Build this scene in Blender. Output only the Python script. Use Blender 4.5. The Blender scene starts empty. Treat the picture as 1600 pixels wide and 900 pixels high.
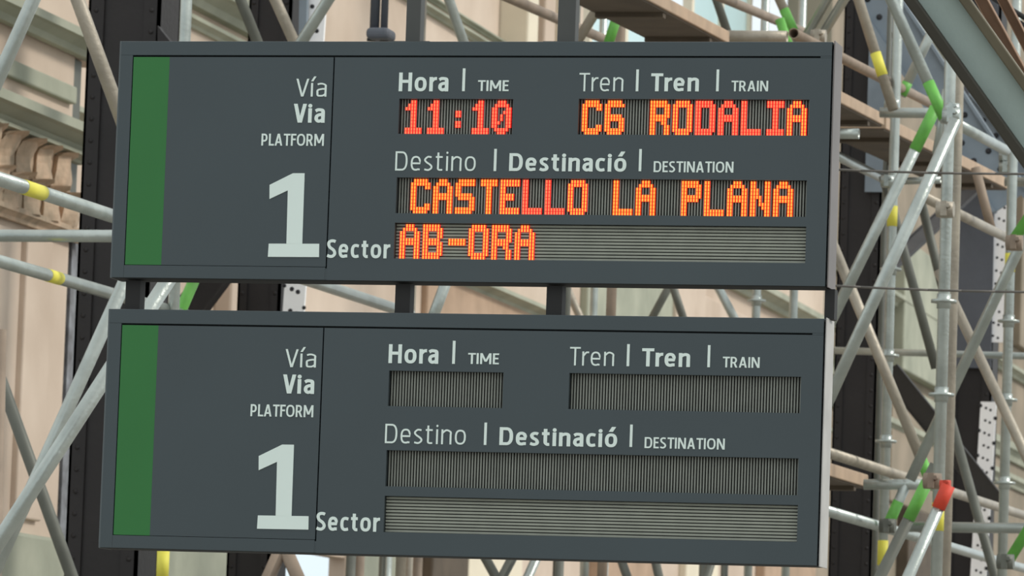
import bpy, bmesh, math, random
from mathutils import Vector, Matrix
random.seed(7)
C = bpy.context.scene.collection

# ---------------------------------------------------------------- camera
YAW, PITCH, ROLL, FPX = 0.2373, 0.0945, 0.0354, 8000.0
CAM = Vector((3.9406, -12.0589, 1.60))
TOPZ = 1.60 + 1.7821                      # top edge of the upper board
cy, sy, cp, sp = math.cos(YAW), math.sin(YAW), math.cos(PITCH), math.sin(PITCH)
FWD = Vector((-sy * cp, cy * cp, sp))
r0 = Vector((cy, sy, 0)); u0 = r0.cross(FWD)
cr, sr = math.cos(ROLL), math.sin(ROLL)
RGT = cr * r0 + sr * u0
UPV = -sr * r0 + cr * u0
cd = bpy.data.cameras.new('camera'); cam = bpy.data.objects.new('camera', cd); C.objects.link(cam)
cd.sensor_width = 36; cd.lens = 36 * FPX / 1600; cd.clip_end = 500
m = Matrix((RGT, UPV, -FWD)).transposed().to_4x4(); m.translation = CAM
cam.matrix_world = m
cd.dof.use_dof = True; cd.dof.focus_distance = 12.5; cd.dof.aperture_fstop = 20
bpy.context.scene.camera = cam

# ---------------------------------------------------------------- light
w = bpy.data.worlds.new('sky'); bpy.context.scene.world = w; w.use_nodes = True
nt = w.node_tree; nt.nodes.clear()
out = nt.nodes.new('ShaderNodeOutputWorld'); bg = nt.nodes.new('ShaderNodeBackground')
tc = nt.nodes.new('ShaderNodeTexCoord'); nz = nt.nodes.new('ShaderNodeTexNoise'); rp = nt.nodes.new('ShaderNodeValToRGB')
nz.inputs['Scale'].default_value = 2.2; nz.inputs['Detail'].default_value = 5
rp.color_ramp.elements[0].position = 0.35; rp.color_ramp.elements[0].color = (0.80, 0.93, 1.0, 1)
rp.color_ramp.elements[1].position = 0.62; rp.color_ramp.elements[1].color = (1.0, 0.99, 0.96, 1)
nt.links.new(tc.outputs['Generated'], nz.inputs['Vector']); nt.links.new(nz.outputs['Fac'], rp.inputs['Fac'])
nt.links.new(rp.outputs['Color'], bg.inputs['Color']); nt.links.new(bg.outputs[0], out.inputs[0])
bg.inputs['Strength'].default_value = 1.05
sl = bpy.data.lights.new('sun', 'SUN'); sl.energy = 1.9; sl.angle = math.radians(9); sl.color = (1.0, 0.95, 0.87)
so = bpy.data.objects.new('sun', sl); C.objects.link(so)
so.rotation_euler = Vector((0.80, 0.10, 0.62)).to_track_quat('Z', 'Y').to_euler()
vs = bpy.context.scene.view_settings
vs.view_transform = 'Standard'; vs.look = 'None'; vs.gamma = 1; vs.use_curve_mapping = False; vs.exposure = 0.0

# ---------------------------------------------------------------- helpers
def ray(px, py):
    return (FWD * FPX + RGT * (px - 800) + UPV * (450 - py)).normalized()
def at_y(px, py, Y):
    d = ray(px, py); return CAM + d * ((Y - CAM.y) / d.y)
def at_x(px, py, X):
    d = ray(px, py); return CAM + d * ((X - CAM.x) / d.x)
def face(px, py):                          # point on the boards' front plane y = 0
    return at_y(px, py, 0)

def s2l(c):
    return tuple(((v / 255) / 12.92 if v / 255 <= 0.04045 else ((v / 255 + 0.055) / 1.055) ** 2.4) for v in c)
MATS = {}
def mat(name, col, rough=0.5, metal=0.0, var=0.12, scale=6.0, col2=None, bump=0.0, bscale=30, emit=None, estr=1.0, alpha=None):
    if name in MATS: return MATS[name]
    mt = bpy.data.materials.new(name); mt.use_nodes = True
    n = mt.node_tree; b = n.nodes['Principled BSDF']
    c = s2l(col)
    b.inputs['Roughness'].default_value = rough; b.inputs['Metallic'].default_value = metal
    t = n.nodes.new('ShaderNodeTexCoord'); z = n.nodes.new('ShaderNodeTexNoise'); r = n.nodes.new('ShaderNodeValToRGB')
    z.inputs['Scale'].default_value = scale; z.inputs['Detail'].default_value = 6
    n.links.new(t.outputs['Object'], z.inputs['Vector']); n.links.new(z.outputs['Fac'], r.inputs['Fac'])
    r.color_ramp.elements[0].position = 0.3; r.color_ramp.elements[1].position = 0.7
    a = s2l(col2) if col2 else tuple(v * (1 - var) for v in c)
    e = c if col2 else tuple(min(1, v * (1 + var)) for v in c)
    r.color_ramp.elements[0].color = (*a, 1); r.color_ramp.elements[1].color = (*e, 1)
    n.links.new(r.outputs['Color'], b.inputs['Base Color'])
    if bump:
        z2 = n.nodes.new('ShaderNodeTexNoise'); z2.inputs['Scale'].default_value = bscale; z2.inputs['Detail'].default_value = 4
        bp = n.nodes.new('ShaderNodeBump'); bp.inputs['Strength'].default_value = bump; bp.inputs['Distance'].default_value = 0.02
        n.links.new(t.outputs['Object'], z2.inputs['Vector']); n.links.new(z2.outputs['Fac'], bp.inputs['Height'])
        n.links.new(bp.outputs['Normal'], b.inputs['Normal'])
    if emit:
        b.inputs['Emission Color'].default_value = (*s2l(emit), 1); b.inputs['Emission Strength'].default_value = estr
    if alpha is not None:
        b.inputs['Transmission Weight'].default_value = alpha
    MATS[name] = mt; return mt

M = dict(
    board=mat('board_paint', (57, 68, 72), 0.42, 0, 0.05, 3),
    edge_highlight=mat('edge_highlight', (86, 94, 96), 0.4, 0.2, 0.05, 3),  # lighter board paint: the edge highlight is put into the colour
    groove=mat('groove_dark', (22, 28, 31), 0.8, 0, 0.05),
    alu=mat('side_aluminium', (176, 174, 170), 0.5, 0.3, 0.12, 10),
    alu2=mat('side_alu_reflection', (112, 106, 104), 0.5, 0.2, 0.1, 8),  # same aluminium trim, its grey-brown reflection put into the base colour
    green=mat('board_green', (35, 110, 47), 0.5, 0, 0.04, 4),
    letter=mat('letter_white', (222, 236, 230), 0.6, 0, 0.02),
    well=mat('display_back', (58, 60, 58), 0.8, 0, 0.1),
    fin=mat('display_fin', (136, 140, 132), 0.5, 0, 0.10, 25),
    fin2=mat('display_fin_light', (146, 150, 138), 0.5, 0, 0.08, 25),
    led_warm=mat('led_orange', (60, 15, 5), 0.6, emit=(255, 186, 70), estr=1.25),
    led_red_glow=mat('led_coral', (60, 12, 8), 0.6, emit=(255, 140, 90), estr=1.15),
    led_halo_w=mat('halo_red_orange', (60, 8, 4), 0.6, emit=(248, 58, 12), estr=1.0),  # halo materials: glow bleeding round the LED dots, given as emission
    led_halo_r=mat('led_red_glow', (60, 6, 6), 0.6, emit=(250, 38, 34), estr=1.0),
    hanger=mat('hanger_steel', (70, 72, 70), 0.6, 0.1, 0.1),
    black=mat('connector_black', (26, 26, 26), 0.7, 0, 0.1),
    galv=mat('galvanised_tube', (172, 179, 174), 0.34, 0.7, 0.14, 9, bump=0.1, bscale=60),
    galv_warm=mat('weathered_tube', (162, 154, 140), 0.5, 0.45, 0.18, 7, bump=0.15, bscale=50),
    galv_dark=mat('dull_tube', (100, 102, 94), 0.55, 0.2, 0.18, 7),
    rusty=mat('brown_tube', (142, 126, 110), 0.65, 0.1, 0.2, 7),
    grn=mat('green_paint', (104, 176, 76), 0.5, 0, 0.2, 12),
    yel=mat('yellow_label', (222, 214, 84), 0.6, 0, 0.05),
    red=mat('red_tape', (204, 66, 44), 0.6, 0, 0.15, 20),
    ink=mat('label_ink', (60, 50, 46), 0.7),
    steel=mat('dark_riveted_steel', (32, 28, 28), 0.6, 0.1, 0.25, 3, bump=0.1),
    slate=mat('slate_steel', (84, 88, 96), 0.6, 0.05, 0.18, 3, bump=0.1),
    bluegrey=mat('bluegrey_steel', (128, 140, 150), 0.6, 0.05, 0.16, 4),
    white=mat('glare_white_plate', (254, 254, 255), 0.5, 0, 0.03),  # overexposed light on the riveted lacing, put into a white base colour
    rivet=mat('rivet_dark', (34, 34, 38), 0.6, 0, 0.1),
    teal=mat('girder_teal_paint', (170, 188, 184), 0.5, 0.05, 0.10, 2.5, bump=0.1),
    flange=mat('girder_dark_flange', (62, 60, 52), 0.6, 0, 0.12, 4),
    olive=mat('olive_brown_paint', (104, 98, 80), 0.7, 0, 0.15, 5),
    rustbeam=mat('rust_primer', (134, 104, 80), 0.7, 0, 0.25, 5),
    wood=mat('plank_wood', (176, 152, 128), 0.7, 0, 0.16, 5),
    woodu=mat('plank_shade_brown', (84, 73, 60), 0.8, 0, 0.2, 5),  # darker wood copy holding the underside shade; also colours brown wall panels
    wire=mat('wire_grey', (96, 92, 86), 0.5, 0.1),
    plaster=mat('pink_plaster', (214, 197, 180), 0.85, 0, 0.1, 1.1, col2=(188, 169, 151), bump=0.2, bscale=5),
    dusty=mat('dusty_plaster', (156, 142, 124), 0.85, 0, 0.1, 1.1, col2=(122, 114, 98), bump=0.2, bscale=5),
    ochre=mat('ochre_plaster', (188, 160, 136), 0.85, 0, 0.1, 2.5, col2=(162, 138, 116), bump=0.3, bscale=8),
    stone=mat('green_grey_stone', (172, 174, 156), 0.85, 0, 0.1, 2.0, col2=(142, 146, 130), bump=0.2, bscale=6),
    leafst=mat('carved_stone', (204, 176, 150), 0.85, 0, 0.1, 8, col2=(150, 136, 116), bump=0.8, bscale=9),
    peel=mat('peeling_paint', (150, 154, 160), 0.8, 0, 0.1, 9, col2=(84, 82, 84), bump=0.3, bscale=25),
    cyan=mat('pale_blue_glazing', (196, 226, 230), 0.3, 0, 0.03, 1),
    cream=mat('cream_render', (224, 214, 192), 0.8, 0, 0.06, 2),
    floor=mat('platform_paving', (140, 136, 128), 0.8, 0, 0.1, 2),
)

def box(bm, a, b, mi=0):
    x0, x1 = sorted((a[0], b[0])); y0, y1 = sorted((a[1], b[1])); z0, z1 = sorted((a[2], b[2]))
    v = [bm.verts.new(p) for p in ((x0,y0,z0),(x1,y0,z0),(x1,y1,z0),(x0,y1,z0),(x0,y0,z1),(x1,y0,z1),(x1,y1,z1),(x0,y1,z1))]
    for f in ((0,3,2,1),(4,5,6,7),(0,1,5,4),(1,2,6,5),(2,3,7,6),(3,0,4,7)):
        q = bm.faces.new([v[i] for i in f]); q.material_index = mi
def cyl(bm, p, q, r, n=14, mi=0, r2=None, caps=True):
    p, q = Vector(p), Vector(q); d = (q - p).normalized(); r2 = r if r2 is None else r2
    a = d.orthogonal().normalized(); b = d.cross(a)
    A, B = [], []
    for i in range(n):
        t = 2 * math.pi * i / n; o = a * math.cos(t) + b * math.sin(t)
        A.append(bm.verts.new(p + o * r)); B.append(bm.verts.new(q + o * r2))
    for i in range(n):
        f = bm.faces.new((A[i], A[(i+1) % n], B[(i+1) % n], B[i])); f.smooth = True; f.material_index = mi
    if caps:
        f = bm.faces.new(A[::-1]); f.material_index = mi
        f = bm.faces.new(B); f.material_index = mi
def pipe(bm, p, q, ro, ri, n=14):          # an open-ended tube with wall thickness
    p, q = Vector(p), Vector(q); d = (q - p).normalized(); a = d.orthogonal().normalized(); b = d.cross(a)
    R = []
    for c, r in ((p, ro), (q, ro), (q, ri), (p, ri)):
        R.append([bm.verts.new(c + (a * math.cos(2*math.pi*i/n) + b * math.sin(2*math.pi*i/n)) * r) for i in range(n)])
    for k in range(4):
        X, Y = R[k], R[(k+1) % 4]
        for i in range(n):
            f = bm.faces.new((X[i], X[(i+1) % n], Y[(i+1) % n], Y[i])); f.smooth = k in (0, 2)
def bar(bm, p, q, wv, tv, mi=0):           # box beam between p and q with half-extent vectors
    p, q, wv, tv = Vector(p), Vector(q), Vector(wv), Vector(tv)
    v = [bm.verts.new(c + s * wv + t * tv) for c in (p, q) for s, t in ((-1,-1),(1,-1),(1,1),(-1,1))]
    for f in ((0,1,2,3),(7,6,5,4),(0,4,5,1),(1,5,6,2),(2,6,7,3),(3,7,4,0)):
        q2 = bm.faces.new([v[i] for i in f]); q2.material_index = mi
def dome(bm, c, nrm, r, mi=0, h=0.6):
    c, nrm = Vector(c), Vector(nrm).normalized(); a = nrm.orthogonal().normalized(); b = nrm.cross(a); n = 8
    rings = []
    for rr, hh in ((1, 0), (0.8, 0.55), (0.35, 0.95)):
        rings.append([bm.verts.new(c + (a*math.cos(2*math.pi*i/n) + b*math.sin(2*math.pi*i/n))*r*rr + nrm*r*h*hh) for i in range(n)])
    for k in range(2):
        for i in range(n):
            f = bm.faces.new((rings[k][i], rings[k][(i+1)%n], rings[k+1][(i+1)%n], rings[k+1][i])); f.smooth = True; f.material_index = mi
    f = bm.faces.new(rings[2]); f.material_index = mi

def origin(o):
    v = Vector((0, 0, 0))
    while o: v += Vector(o.location); o = o.parent
    return v
def obj(name, bm, ms, parent=None, label=None, kind=None, loc=None):
    me = bpy.data.meshes.new(name)
    bmesh.ops.recalc_face_normals(bm, faces=bm.faces)
    og = origin(parent) if parent else Vector(loc or (0, 0, 0))
    bmesh.ops.translate(bm, verts=bm.verts, vec=-og)
    bm.to_mesh(me); bm.free()
    for k in (ms if isinstance(ms, (list, tuple)) else [ms]): me.materials.append(M[k])
    o = bpy.data.objects.new(name, me); C.objects.link(o)
    if parent: o.parent = parent
    else: o.location = og
    if label: o['label'] = label
    if kind: o['kind'] = kind
    return o
def tag(o, label, cat, group=None):
    o['label'] = label; o['category'] = cat
    if group: o['group'] = group
    return o
def thing(name, label, cat, loc, group=None):
    o = bpy.data.objects.new(name, None); C.objects.link(o); o.location = loc; o.empty_display_size = 0.2
    return tag(o, label, cat, group)
def bevel(o, w=0.002, seg=2):
    b = o.modifiers.new('bevel', 'BEVEL'); b.width = w; b.segments = seg; b.limit_method = 'ANGLE'
    return o
def plate(bm, rect, holes, conv, d):
    """plate over rect (u0,u1,v0,v1) with rectangular holes; conv(u,v,t) gives 3D; t in 0..d"""
    us = sorted({rect[0], rect[1]} | {h[i] for h in holes for i in (0, 1)}); vs_ = sorted({rect[2], rect[3]} | {h[i] for h in holes for i in (2, 3)})
    us = [u for u in us if rect[0] - 1e-9 <= u <= rect[1] + 1e-9]; vs_ = [v for v in vs_ if rect[2] - 1e-9 <= v <= rect[3] + 1e-9]
    def solid(i, j):
        if i < 0 or j < 0 or i >= len(us)-1 or j >= len(vs_)-1: return False
        cu, cv = (us[i]+us[i+1])/2, (vs_[j]+vs_[j+1])/2
        return not any(h[0] < cu < h[1] and h[2] < cv < h[3] for h in holes)
    V = {}
    def vert(i, j, k):
        if (i, j, k) not in V: V[i, j, k] = bm.verts.new(conv(us[i], vs_[j], k * d))
        return V[i, j, k]
    for i in range(len(us)-1):
        for j in range(len(vs_)-1):
            if not solid(i, j): continue
            for k in (0, 1): bm.faces.new([vert(a, b, k) for a, b in ((i,j),(i+1,j),(i+1,j+1),(i,j+1))])
            for (di, dj, a, b) in ((-1,0,(i,j),(i,j+1)),(1,0,(i+1,j),(i+1,j+1)),(0,-1,(i,j),(i+1,j)),(0,1,(i,j+1),(i+1,j+1))):
                if not solid(i+di, j+dj): bm.faces.new([vert(*a,0), vert(*b,0), vert(*b,1), vert(*a,1)])

# ---------------------------------------------------------------- the setting: floor and station facade
bm = bmesh.new(); box(bm, (-40, -30, -0.2), (40, 110, 0)); obj('floor', bm, 'floor', kind='structure')
XW = -5.8
def wx(px, py): p = at_x(px, py, XW); return p.y, p.z
yA = 14.0; yB = wx(893, 30)[0]; yC = wx(1300, 30)[0]; yD = 90.0
h1 = wx(418, 850); h2 = wx(538, 905)
bm = bmesh.new()
holes = [(yB, yC, wx(893, 105)[1], 20.0), (h1[0], h2[0], 1.9, h1[1])]
plate(bm, (yA, yC, 0, 16), holes, lambda u, v, t: (XW - t, u, v), 0.12)
wall = obj('wall_left', bm, 'plaster', kind='structure')
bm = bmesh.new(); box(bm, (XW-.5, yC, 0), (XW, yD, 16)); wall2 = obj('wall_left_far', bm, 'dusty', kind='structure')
def moulding(z0, z1, ya, yb, proj, mk, x=XW, parent=None):
    bm = bmesh.new(); n = 4; hh = z1 - z0
    prof = [(0, z0), (proj*.35, z0), (proj*.45, z0+hh*.3), (proj*.8, z0+hh*.55), (proj, z0+hh*.6), (proj, z1), (0, z1)]
    A = [bm.verts.new((x+a, ya, b)) for a, b in prof]; B = [bm.verts.new((x+a, yb, b)) for a, b in prof]
    for i in range(len(prof)):
        j = (i+1) % len(prof); bm.faces.new((A[i], A[j], B[j], B[i]))
    bm.faces.new(A[::-1]); bm.faces.new(B)
    return obj('moulding', bm, mk, parent or wall)
for (px, py, hpx, pr, ya, yb) in ((300, 38, 16, .08, yA, yB-.1), (690, 12, 7, .06, yA, yB-.1), (690, 32, 10, .08, yA, yB-.1),
                              (745, 452, 16, .16, yA, 88), (1180, 462, 24, .2, yA, 88), (1400, 620, 30, .14, yA, 88),
                              (1440, 690, 20, .12, yA, 88), (1445, 80, 26, .2, yC+.1, 88), (1410, 480, 16, .15, yC, 88)):
    y, z = wx(px, py); k = (y - CAM.y) / FPX
    if px > 1380: ya = yC + .1
    elif yb > yC: yb = yC
    moulding(z - hpx*k*.5, z + hpx*k*.5, ya, yb, pr, 'stone')
PN = []
def panel(px0, px1, py0, py1, mk, t=.05, name='panel'):
    PN.append(0); t += .006 * len(PN)
    y0, z0 = wx(px0, (py0+py1)/2); y1, _ = wx(px1, (py0+py1)/2)
    za = wx((px0+px1)/2, py0)[1]; zb = wx((px0+px1)/2, py1)[1]
    bm = bmesh.new(); box(bm, (XW-.01, y0, zb), (XW+t, y1, za)); return bevel(obj(name, bm, mk, wall), .02)
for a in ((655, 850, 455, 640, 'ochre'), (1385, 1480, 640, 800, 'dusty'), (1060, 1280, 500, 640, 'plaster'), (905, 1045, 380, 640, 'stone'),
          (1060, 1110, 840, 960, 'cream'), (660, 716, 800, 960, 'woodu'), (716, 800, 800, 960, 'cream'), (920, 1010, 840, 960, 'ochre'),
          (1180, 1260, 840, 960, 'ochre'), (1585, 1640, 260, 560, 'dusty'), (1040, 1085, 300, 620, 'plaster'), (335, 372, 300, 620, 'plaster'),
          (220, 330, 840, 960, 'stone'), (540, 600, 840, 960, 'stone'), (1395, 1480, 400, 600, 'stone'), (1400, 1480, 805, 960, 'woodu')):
    panel(*a)
# pilaster strips on the pale wall left of the second hanger
for a, b, mk in ((780, 796, 'cream'), (806, 822, 'plaster'), (832, 848, 'cream'), (852, 864, 'plaster')):
    panel(a, b, -60, 150, mk, .14, 'pilaster_strip')
# glazed lantern seen over the low stretch of wall
lan = thing('glazed_screen', 'pale blue glazed screen with upright bars above the low wall behind the upper board', 'glazing', (XW-.95, (yB+yC)/2, 0))
for i in range(9):
    y = yB + (yC - yB) * i / 8; bm = bmesh.new(); box(bm, (XW-1.0, y-.06, 0), (XW-.9, y+.06, 14)); obj('mullion', bm, 'cream', lan)
for i in range(8):
    if i in (1, 2, 5): continue
    y = yB + (yC - yB) * i / 8; y2 = yB + (yC - yB) * (i+1) / 8
    bm = bmesh.new(); box(bm, (XW-.96, y+.06, 0), (XW-.94, y2-.06, 14)); obj('pane', bm, 'cyan', lan)

# pilaster at the left
XP = -4.8
yR = at_x(131, 205, XP).y; yS = at_x(108, 500, XP).y
def pz(px, py): return at_x(px, py, XP).z
pil = thing('stone_pilaster', 'weathered pink plaster pilaster with carved capital and grey green cornice at the left edge', 'pilaster', (XP-.4, 11.5, 0))
y0p = 9.0
bm = bmesh.new(); box(bm, (XP-.72, y0p, 0), (XP-.02, yS, pz(60, 320))); obj('shaft', bm, 'plaster', pil)
for i in range(7):                                          # raised flutes
    a = y0p + .2 + i * (yS - y0p - .3) / 7
    bm = bmesh.new(); box(bm, (XP-.03, a, pz(60, 815)), (XP+.015, a + (yS-y0p-.3)/7*.62, pz(60, 372))); bevel(obj('flute', bm, 'plaster', pil), .012, 3)
bm = bmesh.new(); box(bm, (XP-.72, y0p, 0), (XP+.05, yS+.05, pz(60, 838))); bevel(obj('plinth', bm, 'stone', pil), .02)
bm = bmesh.new(); box(bm, (XP-.72, y0p, pz(60, 352)), (XP+.02, yR-.25, pz(60, 205))); obj('capital_core', bm, 'leafst', pil)
moulding(pz(60, 360), pz(60, 340), y0p, yS+.12, .06, 'leafst', XP, pil).name = 'neck_ring'
for row, (pa, pb) in enumerate(((345, 285), (292, 226))):
    for i in range(10):
        ya = yR - .30 - (i + .5*row) * .30
        if ya < 10.5: continue
        zb, zt = pz(60, pa), pz(60, pb); bm = bmesh.new(); prev = None; H = zt - zb
        for k in range(7):                                  # curling acanthus leaf
            t = k / 6; wd = .145 * (1 - .75*max(0, t-.55)**1.2) * (.9 + .1*math.sin(7*t+i)); ox = .03 + .05*t**2 + .015*math.sin(5*t+i)
            z = zb + H*t*(1 if k < 6 else .93); ox += .03 if k == 6 else 0
            cur = [bm.verts.new((XP+ox, ya-wd, z)), bm.verts.new((XP+ox+.035, ya, z+.01)), bm.verts.new((XP+ox, ya+wd, z)), bm.verts.new((XP, ya+wd*.8, z)), bm.verts.new((XP, ya-wd*.8, z))]
            if prev:
                for j in range(5): bm.faces.new((prev[j], prev[(j+1)%5], cur[(j+1)%5], cur[j]))
            else: bm.faces.new(cur[::-1])
            prev = cur
        bm.faces.new(prev); obj('leaf', bm, 'leafst', pil)
for pa, pb, ex, pr in ((234, 220, -.08, .10), (222, 184, .02, .20), (62, 30, .1, .14)):
    o = moulding(pz(60, pa), pz(60, pb), y0p, yR+ex, pr, 'stone', XP, pil); o.name = 'cornice'
bm = bmesh.new(); box(bm, (XP-.72, y0p, pz(60, 175)), (XP-.02, at_x(122, 100, XP).y, pz(60, 60))); obj('frieze', bm, 'plaster', pil)
bm = bmesh.new(); box(bm, (XP-.72, y0p, pz(60, 60)), (XP-.02, at_x(164, 20, XP).y, pz(60, -200))); obj('attic', bm, 'plaster', pil)
for i, (pa, pb) in enumerate(((140, 112),)):       # grey bands on the frieze
    bm = bmesh.new(); box(bm, (XP-.03, y0p, pz(60, pa)), (XP+.02, at_x(116, 130, XP).y, pz(60, pb))); bevel(obj('band', bm, 'stone', pil), .01)
bm = bmesh.new(); box(bm, (XP-.72, yS+.06, 0), (XP-.02, yS+.30, pz(60, 338))); obj('peeling_edge', bm, 'peel', pil)
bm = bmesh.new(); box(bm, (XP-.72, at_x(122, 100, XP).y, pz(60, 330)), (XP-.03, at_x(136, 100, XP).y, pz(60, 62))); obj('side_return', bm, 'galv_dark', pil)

# ---------------------------------------------------------------- riveted steel columns
def column(label, pxl, pxr, py, Y, mk, depth=.3, ztop=14, strips=(), group='riveted columns along the facade'):
    a = at_y(pxl, py, Y); b = at_y(pxr, py, Y); wd = b.x - a.x
    t = thing('steel_column', label, 'column', ((a.x+b.x)/2, Y+depth/2, 0))
    bm = bmesh.new()
    box(bm, (a.x, Y, 0), (b.x, Y+.015, ztop)); box(bm, (a.x, Y+depth-.015, 0), (b.x, Y+depth, ztop)); box(bm, ((a.x+b.x)/2-.01, Y+.015, 0), ((a.x+b.x)/2+.01, Y+depth-.015, ztop))
    obj('flange', bm, mk, t)
    for s in (a.x, b.x):                                    # corner angles
        bm = bmesh.new(); q = wd*.22*(1 if s == a.x else -1); box(bm, (s, Y-.012, 0), (s+q, Y, ztop)); box(bm, (s, Y-.012, 0), (s+.012*(1 if q > 0 else -1), Y+depth, ztop)); obj('angle_bar', bm, mk, t)
    bm = bmesh.new(); z = .1
    while z < 9:
        for s, q in ((a.x, 1), (b.x, -1)): dome(bm, (s+q*wd*.11, Y-.012, z), (0, -1, 0), .012)
        z += .1
    obj('rivets', bm, mk, t, kind='stuff')
    return t, a, b
c1 = column('black riveted steel column left of and behind the boards, beside the pilaster', 136, 247, 100, 10.0, 'steel')
c2 = column('dark riveted steel column behind the left half of the boards', 372, 438, 462, 13.0, 'steel')
c3 = column('tall black riveted column just right of the boards', 1306, 1372, 500, 20.0, 'steel')
c4 = column('slate riveted column with white dotted strip near the right edge', 1484, 1552, 500, 24.0, 'steel')
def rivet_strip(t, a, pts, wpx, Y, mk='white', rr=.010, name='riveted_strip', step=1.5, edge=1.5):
    """riveted lacing plate, its glare put into the colour: zigzag edge bars and rivets on a plate"""
    (xa, ya), (xb, yb) = pts; p = at_y(xa, ya, Y); q = at_y(xb, yb, Y)
    k = (Y - CAM.y) / FPX; hw = wpx * k / 2
    q = Vector((p.x + (q.x - p.x), Y, q.z))
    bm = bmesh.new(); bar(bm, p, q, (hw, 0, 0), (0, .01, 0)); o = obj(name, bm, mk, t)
    bm = bmesh.new(); L = (q - p).length; n = int(L / (hw * step)); d = (q - p) / n
    for i in range(n):
        c = p + d * (i + .5) + Vector((0, -.011, 0))
        dome(bm, c + Vector((-hw*.28, 0, 0)), (0, -1, 0), rr, h=.35); dome(bm, c + Vector((hw*.30, 0, -hw*.25)), (0, -1, 0), rr, h=.35)
        dome(bm, c + Vector((hw*(1.0 if i % 2 else -1.0), 0, hw*.3)), (0, -1, 0), rr*edge, h=.3)
    obj('rivets', bm, 'rivet', o, kind='stuff')
    return o
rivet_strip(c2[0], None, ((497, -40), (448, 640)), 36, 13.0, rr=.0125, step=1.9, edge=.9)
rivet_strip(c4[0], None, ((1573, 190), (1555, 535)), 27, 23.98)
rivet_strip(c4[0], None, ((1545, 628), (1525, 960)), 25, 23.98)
bm = bmesh.new(); bar(bm, at_y(1532, -60, 23.96), at_y(1519, 575, 23.96), (.135, 0, 0), (0, .01, 0)); obj('cover_plate', bm, 'slate', c4[0])
bm = bmesh.new(); p = at_y(476, -40, 12.96); q = at_y(474, 62, 12.96); bar(bm, p, q, (.02, 0, 0), (0, .02, 0)); obj('edge_bar', bm, 'bluegrey', c2[0])
# light plate on the right half of the black column
bm = bmesh.new(); bar(bm, at_y(1377, -60, 19.95), at_y(1366, 300, 19.95), (.06, 0, 0), (0, .01, 0)); obj('cover_plate', bm, 'bluegrey', c3[0])
# flare bracket of the left column
bm = bmesh.new()
P = [at_y(*v, 9.95) for v in ((246, 40), (246, 120), (300, 120), (270, 70))]
A = [bm.verts.new(v) for v in P]; B = [bm.verts.new(v + Vector((0, .05, 0))) for v in P]
bm.faces.new(A); bm.faces.new(B[::-1])
for i in range(4): bm.faces.new((A[i], A[(i+1)%4], B[(i+1)%4], B[i]))
obj('bracket', bm, 'steel', c1[0])

# riveted diagonal braces of the roof trusses
def brace_plate(label, x0, y0, x1, y1, wpx, Y, mk, rv=True, rows=2, Y2=None):
    p = at_y(x0, y0, Y); q = at_y(x1, y1, Y2 or Y); k = (Y - CAM.y) / FPX; d = (q - p).normalized(); wv = d.cross(Vector((0, 1, 0))).normalized() * wpx * k / 2
    t = thing('riveted_brace', label, 'steel brace', (p + q) / 2)
    bm = bmesh.new(); bar(bm, p, q, wv, (0, .012, 0)); obj('plate', bm, mk, t)
    bm = bmesh.new(); bar(bm, p + wv, q + wv, wv * .08, (0, .05, 0)); bar(bm, p - wv, q - wv, wv * .08, (0, .05, 0)); obj('edge_angle', bm, mk, t)
    if rv:
        bm = bmesh.new(); L = (q - p).length; n = max(3, int(L / .13))
        for i in range(n):
            if (i // 4) % 2: continue
            for s in ((-.45, .45) if rows == 2 else (0,)): dome(bm, p.lerp(q, (i+.5)/n) + wv*s + Vector((0, -.013, 0)), (0, -1, 0), .020)
        obj('rivets', bm, 'rivet', t, kind='stuff')
    return t
brace_plate('pale blue grey riveted diagonal brace leaving the top right corner of the upper board', 1340, -50, 1580, 315, 62, 19.0, 'bluegrey')
brace_plate('dark diagonal brace behind the scaffold below the wooden walkway', 1530, 285, 1382, 422, 26, 23.88, 'steel', False, Y2=20.35)
brace_plate('dark diagonal brace falling to the right low down beside the boards', 1386, 575, 1560, 790, 34, 20.15, 'steel', False, Y2=23.88)
brace_plate('dark slanting brace in the gap between the two boards', 345, 420, 270, 520, 44, 12.6, 'steel', False)
brace_plate('slate gusset bar with rivets above the white dotted strip', 1500, 160, 1620, 300, 40, 21.5, 'bluegrey')

# ---------------------------------------------------------------- big girder top right
p, q = Vector(at_y(1353, -112, 3.0)), Vector(at_y(1684, 352, 3.6))
k = (3 - CAM.y) / FPX; d = (q - p).normalized(); up = d.cross(Vector((0, 1, 0))).normalized()
if up.z < 0: up = -up
p -= d * 1.6; q += d * ((q.z - .05) / -d.z)
gir = thing('steel_girder', 'large grey green slanting girder with dark lower flange in the top right corner', 'girder', (p + q) / 2)
def off(a): return up * a * k
bm = bmesh.new(); bar(bm, p + off(28), q + off(28), up * 27 * k, (0, .012, 0)); obj('web', bm, 'teal', gir)
bm = bmesh.new(); bar(bm, p + off(-8), q + off(-8), up * 9 * k, (0, .06, 0)); bevel(obj('lower_flange', bm, 'flange', gir), .006)
bm = bmesh.new(); bar(bm, p + off(63), q + off(63), up * 8 * k, (0, .05, 0)); bevel(obj('upper_flange', bm, 'olive', gir), .004)
bm = bmesh.new(); bar(bm, p + off(1), q + off(1), up * .6 * k, (0, .018, 0)); obj('weld_seam', bm, 'flange', gir)
for label, x0, y0, x1, y1, wpx, Y in (('rust brown angle bar just above the grey green girder', 1518, -30, 1640, 195, 17, 5.2), ('thin rust brown bar in the extreme top right corner', 1552, -30, 1645, 150, 14, 5.6), ):
    brace_plate(label, x0, y0, x1, y1, wpx, Y, 'rustbeam', False)
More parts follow.
